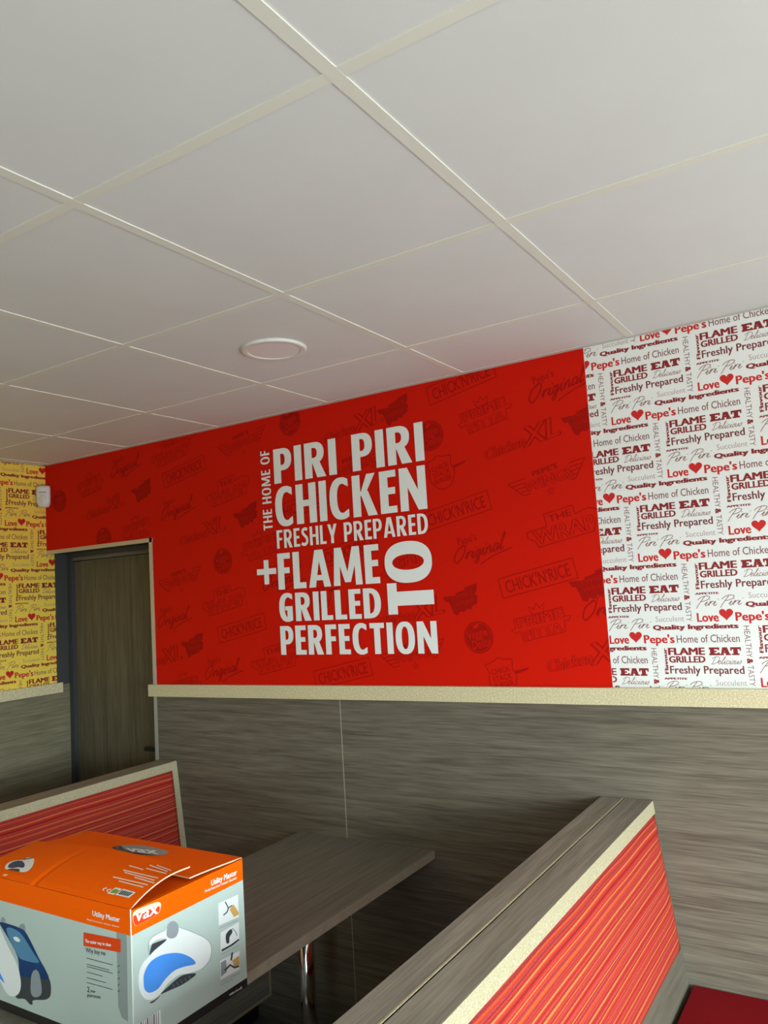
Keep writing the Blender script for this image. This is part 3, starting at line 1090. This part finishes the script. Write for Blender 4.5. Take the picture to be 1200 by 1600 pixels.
# ---- booth benches
def bench(label, xt, zt, k, L, depth, flip, group=None, wall_gap=.028):
    """back with a sloping upholstered face towards +x (or -x when flip); xt = front top edge, zt = its height, k = slope"""
    s = -1 if flip else 1
    X = lambda d: xt + s * d                     # d measured out from the front top edge
    y0, y1 = -L, -.006
    root = empty('booth_bench', (X(.1), -L / 2, 0), label, 'bench', group)
    bd = depth                                    # thickness at the top
    zs = .455
    fx = lambda z: k * (zt - z)                   # front face at height z
    mb = MB()
    prof = [(X(-bd), 0.0), (X(fx(.40)), 0.0), (X(fx(.40)), .40), (X(0), zt), (X(-bd), zt)]
    mb.prism(prof, y0, y1, ['wood_bench', 'wood_front', 'wood_front', 'wood_bench', 'wood_bench'])
    mb.build('backrest', root, recalc=True, bevel=.0012)
    # light edging round the upholstered panel: a strip along the top and one at the wall end
    zf1, zf0 = zt - .036, zt - .418
    mb = MB()
    e = .0016
    q = lambda z, d, y: (X(fx(z) + d), y, z)
    strips = [(y0, y1, zf1, zt - (.003 if flip else 0)), (y0, y0 + .030, zf0, zf1)]
    if wall_gap > .02:
        strips.append((y1 - wall_gap - .002, y1, zf0, zf1))
    for ya, yb, za, zb in strips:
        V = [q(za, 0, ya), q(za, 0, yb), q(zb, 0, yb), q(zb, 0, ya), q(za, e, ya), q(za, e, yb), q(zb, e, yb), q(zb, e, ya)]
        mb.faces(V, [(0, 1, 2, 3), (4, 5, 6, 7), (0, 1, 5, 4), (1, 2, 6, 5), (2, 3, 7, 6), (3, 0, 4, 7)], 'edge')
    V = [(X(-bd), y0, zt - .02), (X(-bd), y1, zt - .02), (X(-bd), y1, zt + .0008), (X(-bd), y0, zt + .0008),
         (X(-bd + .004), y0, zt - .02), (X(-bd + .004), y1, zt - .02), (X(-bd + .004), y1, zt + .0008), (X(-bd + .004), y0, zt + .0008)]
    if flip:
        mb.faces(V, [(0, 1, 2, 3), (4, 5, 6, 7), (0, 1, 5, 4), (1, 2, 6, 5), (2, 3, 7, 6), (3, 0, 4, 7)], 'edge')
    mb.build('edging', root, recalc=True)
    # padded panel
    me = bpy.data.meshes.new('upholstered_panel')
    bm = bmesh.new()
    nu, nv = 60, 18
    ya, yb = y0 + .03, y1 - wall_gap
    uvl = bm.loops.layers.uv.new('UVMap')
    grid = []
    cuv = {}
    for i in range(nu + 1):
        row = []
        for j in range(nv + 1):
            u = i / nu
            v = j / nv
            du = min(u, 1 - u) * (yb - ya)
            dv = min(v, 1 - v) * (zf1 - zf0)
            edge = min(du, dv)
            rr = .012
            h = .006 + .007 * min(1, edge / .10) - (0 if edge > rr else (.006 * (1 - edge / rr) ** 2))
            z = zf0 + (zf1 - zf0) * v
            y = ya + (yb - ya) * u
            vt = bm.verts.new(q(z, h, y))
            cuv[vt] = (y, v * (zf1 - zf0) + .0012 * math.sin(y * 16 + 1.0) * math.exp(-((1 - v) / .25) ** 2))
            row.append(vt)
        grid.append(row)
    for i in range(nu):
        for j in range(nv):
            f_ = bm.faces.new((grid[i][j], grid[i + 1][j], grid[i + 1][j + 1], grid[i][j + 1]))
            f_.smooth = True
            for lp in f_.loops:
                lp[uvl].uv = cuv[lp.vert]
    # skirt down to the frame
    ring = [grid[i][0] for i in range(nu + 1)] + [grid[nu][j] for j in range(1, nv + 1)] + [grid[i][nv] for i in range(nu - 1, -1, -1)] + [grid[0][j] for j in range(nv - 1, 0, -1)]
    low = []
    for vt in ring:
        b_ = bm.verts.new((vt.co.x - s * .012, vt.co.y, vt.co.z))
        cuv[b_] = cuv[vt]
        low.append(b_)
    for a in range(len(ring)):
        b_ = (a + 1) % len(ring)
        f_ = bm.faces.new((ring[a], ring[b_], low[b_], low[a]))
        for lp in f_.loops:
            lp[uvl].uv = cuv[lp.vert]
    bmesh.ops.recalc_face_normals(bm, faces=bm.faces)
    bm.to_mesh(me)
    bm.free()
    me.materials.append(M['fabric'])
    o = bpy.data.objects.new('upholstered_panel', me)
    COL.objects.link(o)
    o.parent = root
    o.matrix_parent_inverse = root.matrix_basis.inverted()
    # seat
    sd = .50
    mb = MB()
    xa, xb = sorted((X(fx(.40) + .001), X(sd)))
    mb.box((xa, y0, .095), (xb, y1, .402), 'wood_bench')
    mb.build('seat_base', root, bevel=.001)
    mb = MB()
    ex0, ex1 = sorted((X(sd), X(sd + .002)))
    mb.box((ex0, y0, .095), (ex1, y1, .107), 'edge')
    mb.box((ex0, y1 - .012, .107), (ex1, y1, .402), 'edge')
    mb.build('seat_edging', root)
    mb = MB()
    xa, xb = sorted((X(fx(.40) + .06), X(sd - .06)))
    mb.box((xa, y0 + .02, 0), (xb, y1 - .02, .095), 'black')
    mb.build('plinth', root)
    mb = MB()
    xa, xb = sorted((X(fx(.43) + .012), X(sd + .015)))
    mb.box((xa, y0 + .004, .403), (xb, y1 - .004, .472), 'red_vinyl')
    mb.build('seat_cushion', root, bevel=.016, segs=4)
    return root


G = 'red striped booth benches'
bench('booth bench at the left by the dark door, behind the cardboard box', -2.136, H - 1.452, .122, 1.45, .103, False, G)
bench('near right booth bench, its bright red striped back turned away from the table', -.066, H - 1.440, .109, 1.95, .0835, False, G, .008)
bench('right booth bench facing the table, only its dark back edge in view', -.2245, H - 1.440, .109, 1.95, .0715, True, G)

# ---- table
TX0, TX1, TZ = -1.448, -.844, H - 1.681
tb = empty('dining_table', ((TX0 + TX1) / 2, -.75, 0), 'dark grey wood-grain dining table fixed against the wall between the two booths', 'table')
mb = MB()
mb.box((TX0, -1.47, TZ - .028), (TX1, -.0045, TZ), 'wood_table')
mb.build('tabletop', tb)
mb = MB()
mb.box((TX1, -1.471, TZ - .028), (TX1 + .0015, -.0045, TZ - .0006), 'table_edge')
mb.box((TX0 - .0015, -1.471, TZ - .028), (TX0, -.0045, TZ - .0006), 'table_edge')
mb.box((TX0, -1.4715, TZ - .028), (TX1, -1.47, TZ - .0006), 'table_edge')
mb.build('edge_banding', tb)
for yy in (-.372, -1.12):
    mb = MB()
    mb.lathe((-1.146, yy, 0), [(.026, .012), (.026, TZ - .034)], 'chrome', 28)
    p = mb.build('leg', tb, recalc=True)
    mb = MB()
    mb.lathe((-1.146, yy, 0), [(.19, 0), (.19, .006), (.15, .012), (.04, .02), (.03, .024)], 'chrome', 40)
    mb.build('base_plate', p, recalc=True)
    mb = MB()
    mb.box((-1.246, yy - .1, TZ - .034), (-1.046, yy + .1, TZ - .028), 'black')
    mb.build('mounting_plate', p)

# ---- the cardboard box
BX0, BX1, BY0, BY1 = -1.372, -.795, -1.366, -1.028
BZ0, BZ1 = H - 1.6805, H - 1.381
cb = empty('cardboard_box', ((BX0 + BX1) / 2, (BY0 + BY1) / 2, BZ0), 'orange and silver printed cleaner box with loose top flaps standing on the table', 'box')


def c1(x, y):            # survey picture of the box: pixels of the photograph
    return x / 2.857, 1180 + y / 2.857


def side(x, y, l):       # right face
    p = onp(*c1(x, y), 0, BX1)
    return (BX1 + .0003 + .0004 * l, p.y, p.z)


def front(x, y, l):
    p = onp(*c1(x, y), 1, BY0)
    return (p.x, BY0 - .0003 - .0004 * l, p.z)


def quad_text(mb, m_, body, bl, br, tl, fn, layer=1, bold=0.0, shear=0.0, hand_=None):
    """line of text laid on a face: bottom-left, bottom-right and top-left corners given"""
    k = Ink()
    k.text(m_, body, 0, 1, 0, 1, bold=bold, shear=shear, res=2)
    o = Ink()
    o.place(k, lambda p: (bl[0] + (br[0] - bl[0]) * p[0] + (tl[0] - bl[0]) * p[1], bl[1] + (br[1] - bl[1]) * p[0] + (tl[1] - bl[1]) * p[1]), layer)
    o.to(mb, fn)


def pshape(mb, m_, pts, fn, layer=0, sm=True, k=4):
    o = Ink()
    o.shape(m_, smooth_pts(pts, k, True) if sm else pts, layer=layer)
    o.to(mb, fn)


def pline(mb, m_, pts, wd, fn, layer=1):
    o = Ink()
    o.stroke(m_, pts, wd, layer)
    o.to(mb, fn)


mb = MB()
zb, zk = BZ1 - .0525, BZ0 + .020         # orange band above, black band below
for (a, b) in (((BX0, BY0), (BX1, BY0)), ((BX1, BY0), (BX1, BY1)), ((BX1, BY1), (BX0, BY1)), ((BX0, BY1), (BX0, BY0))):
    for z0, z1, m_ in ((BZ0, zk, 'p_black'), (zk, zb, 'silver'), (zb, BZ1, 'orange')):
        mb.poly([(a[0], a[1], z0), (b[0], b[1], z0), (b[0], b[1], z1), (a[0], a[1], z1)], m_)
mb.poly([(BX0, BY0, BZ0), (BX0, BY1, BZ0), (BX1, BY1, BZ0), (BX1, BY0, BZ0)], 'card')
# right face print: oval logo
pshape(mb, 'p_peach', [(592, 720), (604, 694), (690, 658), (716, 660), (716, 684), (700, 712), (622, 756), (600, 756)], side, 0)
pshape(mb, 'p_red', [(594, 730), (606, 712), (700, 676), (712, 684), (698, 712), (622, 755), (602, 756)], side, 1)
quad_text(mb, 'p_white', 'vax', (606, 744), (704, 704), (606, 690), side, 2, bold=0.02, shear=0.1)
quad_text(mb, 'p_white', 'Utility Master', (942, 583), (1056, 533), (942, 558), side, 1, bold=0.035)
quad_text(mb, 'p_white', 'Multi-function steam cleaner', (914, 613), (1056, 551), (914, 602), side, 1, bold=0.02)
# the cleaner head
pshape(mb, 'p_dgrey', [(676, 850), (690, 838), (746, 820), (736, 832), (700, 862), (668, 895)], side, 0)
pshape(mb, 'p_white', [(672, 818), (740, 776), (770, 752), (800, 768), (880, 800), (925, 826), (942, 860), (936, 910), (905, 950), (845, 972), (800, 980), (752, 1016), (716, 1064), (676, 1092), (640, 1082), (620, 1040), (618, 980), (636, 930), (664, 898), (690, 870), (744, 822), (700, 822), (664, 850)], side, 1, True, 3)
pline(mb, 'p_grey', smooth_pts([(664, 890), (668, 822), (740, 778)], 4), 2.5, side, 2)
pline(mb, 'p_grey', smooth_pts([(798, 768), (860, 790), (925, 824), (943, 864), (934, 915), (900, 955)], 4), 2.5, side, 2)
pshape(mb, 'p_grey', [(742, 790), (748, 756), (768, 740), (790, 750), (796, 780), (784, 810), (760, 818), (744, 808)], side, 2)
pshape(mb, 'p_dgrey', [(760, 790), (768, 764), (782, 768), (780, 796), (766, 804)], side, 3) if False else None
pshape(mb, 'p_blue', [(640, 1020), (642, 975), (668, 925), (720, 892), (790, 882), (846, 900), (872, 930), (820, 944), (776, 962), (736, 1000), (704, 1042), (668, 1060), (646, 1048)], side, 2)
pshape(mb, 'p_dgrey', [(876, 976), (820, 980), (784, 1002), (748, 1034), (716, 1066), (760, 1048), (820, 1020)], side, 1)
for i in range(5):
    pline(mb, 'p_grey', [(770 + i * 18, 1020 - i * 9), (776 + i * 18, 1036 - i * 9)], 2, side, 2)
pshape(mb, 'p_black', [(668, 1104), (690, 1092), (716, 1072), (700, 1090), (680, 1106)], side, 0)
# three small pictures
for i, (q, inside) in enumerate((([(974, 662), (1062, 622), (1066, 722), (976, 760)], 0), ([(984, 792), (1066, 744), (1068, 830), (984, 876)], 1), ([(982, 918), (1068, 872), (1070, 956), (984, 1002)], 2))):
    pshape(mb, 'p_white', q, side, 0, False)
    if inside == 0:
        pshape(mb, 'p_tan', [(1024, 690), (1040, 664), (1064, 700), (1064, 712), (1044, 722)], side, 1, False)
        pline(mb, 'p_dgrey', [(1004, 654), (1018, 682), (1034, 670)], 5, side, 2)
        pline(mb, 'p_dgrey', [(1018, 682), (1012, 700), (996, 714)], 5, side, 2)
    elif inside == 1:
        pshape(mb, 'p_dgrey', [(1008, 800), (1030, 776), (1036, 790), (1024, 812), (1022, 836), (1010, 838)], side, 1)
        pline(mb, 'p_grey', smooth_pts([(1036, 772), (1052, 790), (1056, 806)], 4), 4, side, 1)
        pline(mb, 'p_black', [(988, 872), (1034, 846), (1066, 822)], 7, side, 2)
    else:
        pshape(mb, 'p_grey', [(984, 926), (1008, 912), (1012, 966), (986, 990)], side, 1, False)
        pshape(mb, 'p_tan', [(1036, 916), (1066, 894), (1068, 934), (1046, 944)], side, 1, False)
        pline(mb, 'p_dgrey', [(1036, 880), (1030, 916)], 7, side, 2)
        pline(mb, 'p_dgrey', [(1002, 960), (1026, 936), (1046, 948), (1066, 940)], 7, side, 2)
for a, b in (((978, 773), (1062, 735)), ((986, 890), (1066, 848)), ((984, 1014), (1070, 970)), ((984, 1026), (1040, 998))):
    pline(mb, 'p_grey', [a, b], 2.5, side, 1)
quad_text(mb, 'p_white', 'vax.co.uk', (1022, 1074), (1080, 1040), (1022, 1062), side, 2, bold=0.01)
pshape(mb, 'p_white', [(622, 1196), (716, 1136), (720, 1215), (626, 1275)], side, 0, False)
for i in range(9):
    xx = 630 + i * 9.6
    pline(mb, 'p_dgrey', [(xx, 1262 - (xx - 622) * .62), (xx - 1, 1196 - (xx - 622) * .62)], 2.2 + 2.4 * (i % 3 == 0), side, 1)
# front face print
quad_text(mb, 'p_white', 'Utility Master', (414, 716), (535, 745), (414, 693), front, 1, bold=0.03)
quad_text(mb, 'p_peach', 'Multi-function steam cleaner', (390, 737), (535, 770), (390, 728), front, 1, bold=0.01)
pshape(mb, 'silver_dim', [(520, 790), (566, 800), (572, 1190), (544, 1170), (528, 1120)], front, 0, False)
pshape(mb, 'p_red', [(374, 790), (540, 822), (540, 880), (374, 850)], front, 1, False)
quad_text(mb, 'p_white', 'The easier way to clean', (382, 835), (497, 853), (382, 820), front, 2, bold=0.03)
quad_text(mb, 'p_black', 'Why buy me', (384, 880), (472, 894), (384, 858), front, 1, bold=0.008)
for y, x1 in ((905, 504), (932, 490), (942, 504), (967, 460), (992, 474), (1014, 504)):
    pline(mb, 'p_dgrey', [(388, y), (x1, y + (x1 - 388) * .27)], 2.6, front, 1)
for i in range(5):
    pline(mb, 'p_dgrey', [(526, 938 + i * 28), (531, 944 + i * 28), (536, 934 + i * 28)], 2.4, front, 1)
quad_text(mb, 'p_black', '2', (390, 1056), (401, 1058), (390, 1032), front, 1, bold=0.01)
quad_text(mb, 'p_black', 'year', (405, 1056), (428, 1061), (405, 1044), front, 1, bold=0.01)
quad_text(mb, 'p_black', 'guarantee', (390, 1076), (450, 1086), (390, 1061), front, 1, bold=0.01)
# upright cleaner picture
pshape(mb, 'p_dgrey', [(68, 985), (140, 976), (215, 990), (228, 1060), (208, 1090), (150, 1094), (146, 1112), (132, 1110), (110, 1088), (70, 1078)], front, 0)
pshape(mb, 'p_navy', [(0, 752), (20, 748), (92, 772), (122, 800), (172, 900), (205, 960), (216, 1000), (140, 990), (92, 980), (80, 900), (40, 820)], front, 1, True, 3)
pshape(mb, 'p_sky', [(30, 775), (90, 790), (150, 880), (176, 925), (112, 915), (80, 890)], front, 2)
pshape(mb, 'p_grey', [(140, 1000), (148, 966), (166, 958), (180, 985), (188, 1060), (160, 1080), (140, 1060)], front, 2)
pshape(mb, 'p_white', [(-30, 745), (2, 772), (44, 862), (78, 930), (96, 1010), (88, 1060), (58, 1076), (30, 1058), (0, 1000), (-30, 930)], front, 3, True, 3)
pshape(mb, 'p_blue', [(-30, 900), (-12, 940), (18, 1000), (20, 1014), (-10, 980), (-30, 960)], front, 4)
pshape(mb, 'p_grey', [(4, 750), (10, 722), (24, 732), (30, 750), (80, 770), (92, 754), (110, 756), (112, 790), (92, 786), (40, 762)], front, 0)
pshape(mb, 'p_white', [(62, 812), (78, 810), (92, 824), (88, 832), (72, 828)], front, 3)
body = mb.build('carton_body', cb)
# white scuffed corner edges
mb = MB()
mb.box((BX1 - .0009, BY0 - .0009, zk), (BX1 + .0009, BY0 + .0009, BZ1 + .001), 'p_white')
mb.build('scuffed_edge', cb)


# flaps: the front one bows up and lies over the back one
def flap_front(x, y):
    t = max(0, min(1, (y - BY0) / .166))
    u = (x - BX0) / (BX1 - BX0)
    tip = .020 + .018 * math.sin(PI * max(0, min(1, u * .93 + .02))) + .010 * u ** 6
    bow = .020 * (math.sin(PI * min(1, t * 1.0)) * .55) * (.25 + .75 * u)
    kink = -.004 * math.exp(-((x + 1.134) / .006) ** 2) * (1 - t)
    lift = t ** (.75) * tip
    return BZ1 + .0008 + lift + bow * (1.0 if u > .0 else 0) + kink


def flap_back(x, y):
    t = max(0, min(1, (BY1 - y) / .166))
    return BZ1 + .0008 + .012 * math.sin(PI * t * .5) * (.3 + .7 * math.exp(-((x + 1.15) / .25) ** 2)) + .004 * t


def flap(name, fz, ya, yb, m_top):
    mb = MB()
    nx, ny = 48, 12
    th = .003
    P = [[(BX0 + (BX1 - BX0) * i / nx, ya + (yb - ya) * j / ny) for j in range(ny + 1)] for i in range(nx + 1)]
    top = [[(x, y, fz(x, y)) for x, y in r] for r in P]
    bot = [[(x, y, fz(x, y) - (th if abs(y - ya) > 1e-4 else .0)) for x, y in r] for r in P]
    for i in range(nx):
        for j in range(ny):
            mb.poly([top[i][j], top[i + 1][j], top[i + 1][j + 1], top[i][j + 1]], m_top, True)
            mb.poly([bot[i][j], bot[i][j + 1], bot[i + 1][j + 1], bot[i + 1][j]], 'card', True)
        mb.poly([top[i][ny], top[i + 1][ny], bot[i + 1][ny], bot[i][ny]], 'card')
    for j in range(ny):
        for i in (0, nx):
            mb.poly([top[i][j], top[i][j + 1], bot[i][j + 1], bot[i][j]], 'p_peach')
    return mb


def surf(fz):
    def fn(x, y, l):
        z = BZ1 + .02
        for _ in range(8):
            p = onp(*c1(x, y), 2, z)
            z = fz(p.x, p.y)
        return (p.x, p.y, z + .0006 + .0004 * l)
    return fn


mb = flap('f', flap_front, BY0, BY0 + .168, 'orange')
fn = surf(flap_front)
pshape(mb, 'p_white', [(22, 500), (36, 482), (70, 470), (110, 468), (118, 458), (150, 460), (150, 484), (138, 506), (116, 522), (88, 522), (86, 508), (50, 508), (28, 512)], fn, 0, True, 3)
pshape(mb, 'p_navy', [(36, 502), (44, 486), (70, 474), (98, 474), (110, 490), (104, 504), (80, 502), (56, 506)], fn, 1)
pshape(mb, 'p_dgrey', [(34, 512), (60, 508), (86, 512), (84, 522), (60, 518)], fn, 1)
pline(mb, 'p_dgrey', [(108, 467), (150, 459)], 4, fn, 1)
pshape(mb, 'p_peach', [(8, 538), (24, 532), (36, 536), (24, 543)], fn, 0, False)
for a, b in (((700, 492), (764, 516)), ((668, 492), (748, 520)), ((652, 506), (744, 530)), ((576, 494), (640, 512)), ((550, 514), (706, 550)), ((556, 524), (690, 560)), ((600, 546), (690, 572)), ((504, 544), (660, 580)), ((530, 562), (640, 590))):
    pline(mb, 'p_peach', [a, b], 5.5, fn, 0)
pshape(mb, 'p_white', [(550, 598), (606, 614), (576, 650), (514, 636)], fn, 0, False)
pshape(mb, 'p_dgrey', [(548, 606), (594, 618), (572, 642), (526, 632)], fn, 1, False)
for i in range(6):
    pline(mb, 'silver', [(546 + i * 8, 606 + i * 2), (528 + i * 8, 630 + i * 2)], 2, fn, 2)
pshape(mb, 'p_white', [(516, 592), (544, 598), (508, 636), (478, 630)], fn, 0, False)
pshape(mb, 'p_green', [(510, 602), (530, 606), (512, 628), (492, 624)], fn, 1)
for q in ([(478, 596), (464, 600), (460, 612), (466, 616)], [(496, 602), (482, 606), (478, 616), (484, 622)]):
    pline(mb, 'p_white', smooth_pts(q, 3), 5, fn, 0)
mb.build('front_flap', cb)
mb = flap('b', flap_back, BY1, BY1 - .172, 'orange')
fn = surf(flap_back)
pshape(mb, 'silver_dim', [(520, 414), (550, 402), (640, 404), (720, 420), (752, 432), (740, 444), (690, 446), (600, 434), (540, 424)], fn, 0)
pshape(mb, 'p_dgrey', [(500, 414), (540, 406), (560, 424), (640, 438), (700, 447), (640, 446), (560, 434)], fn, 0)
quad_text(mb, 'p_white', 'vax', (572, 432), (706, 444), (556, 408), fn, 2, bold=0.03)
mb.build('back_flap', cb)
for xa, xb in ((BX1, BX1 - .15), (BX0, BX0 + .15)):
    mb = MB()
    za = BZ1 - .0006
    V = [(xa, BY0 + .004, za), (xa, BY1 - .004, za), (xb, BY1 - .02, za - .006), (xb, BY0 + .02, za - .006)]
    mb.poly(V, 'orange')
    mb.poly([(x, y, z - .002) for x, y, z in V[::-1]], 'card')
    for a in range(4):
        b = (a + 1) % 4
        mb.poly([V[a], V[b], (V[b][0], V[b][1], V[b][2] - .002), (V[a][0], V[a][1], V[a][2] - .002)], 'card')
    mb.build('side_flap', cb)
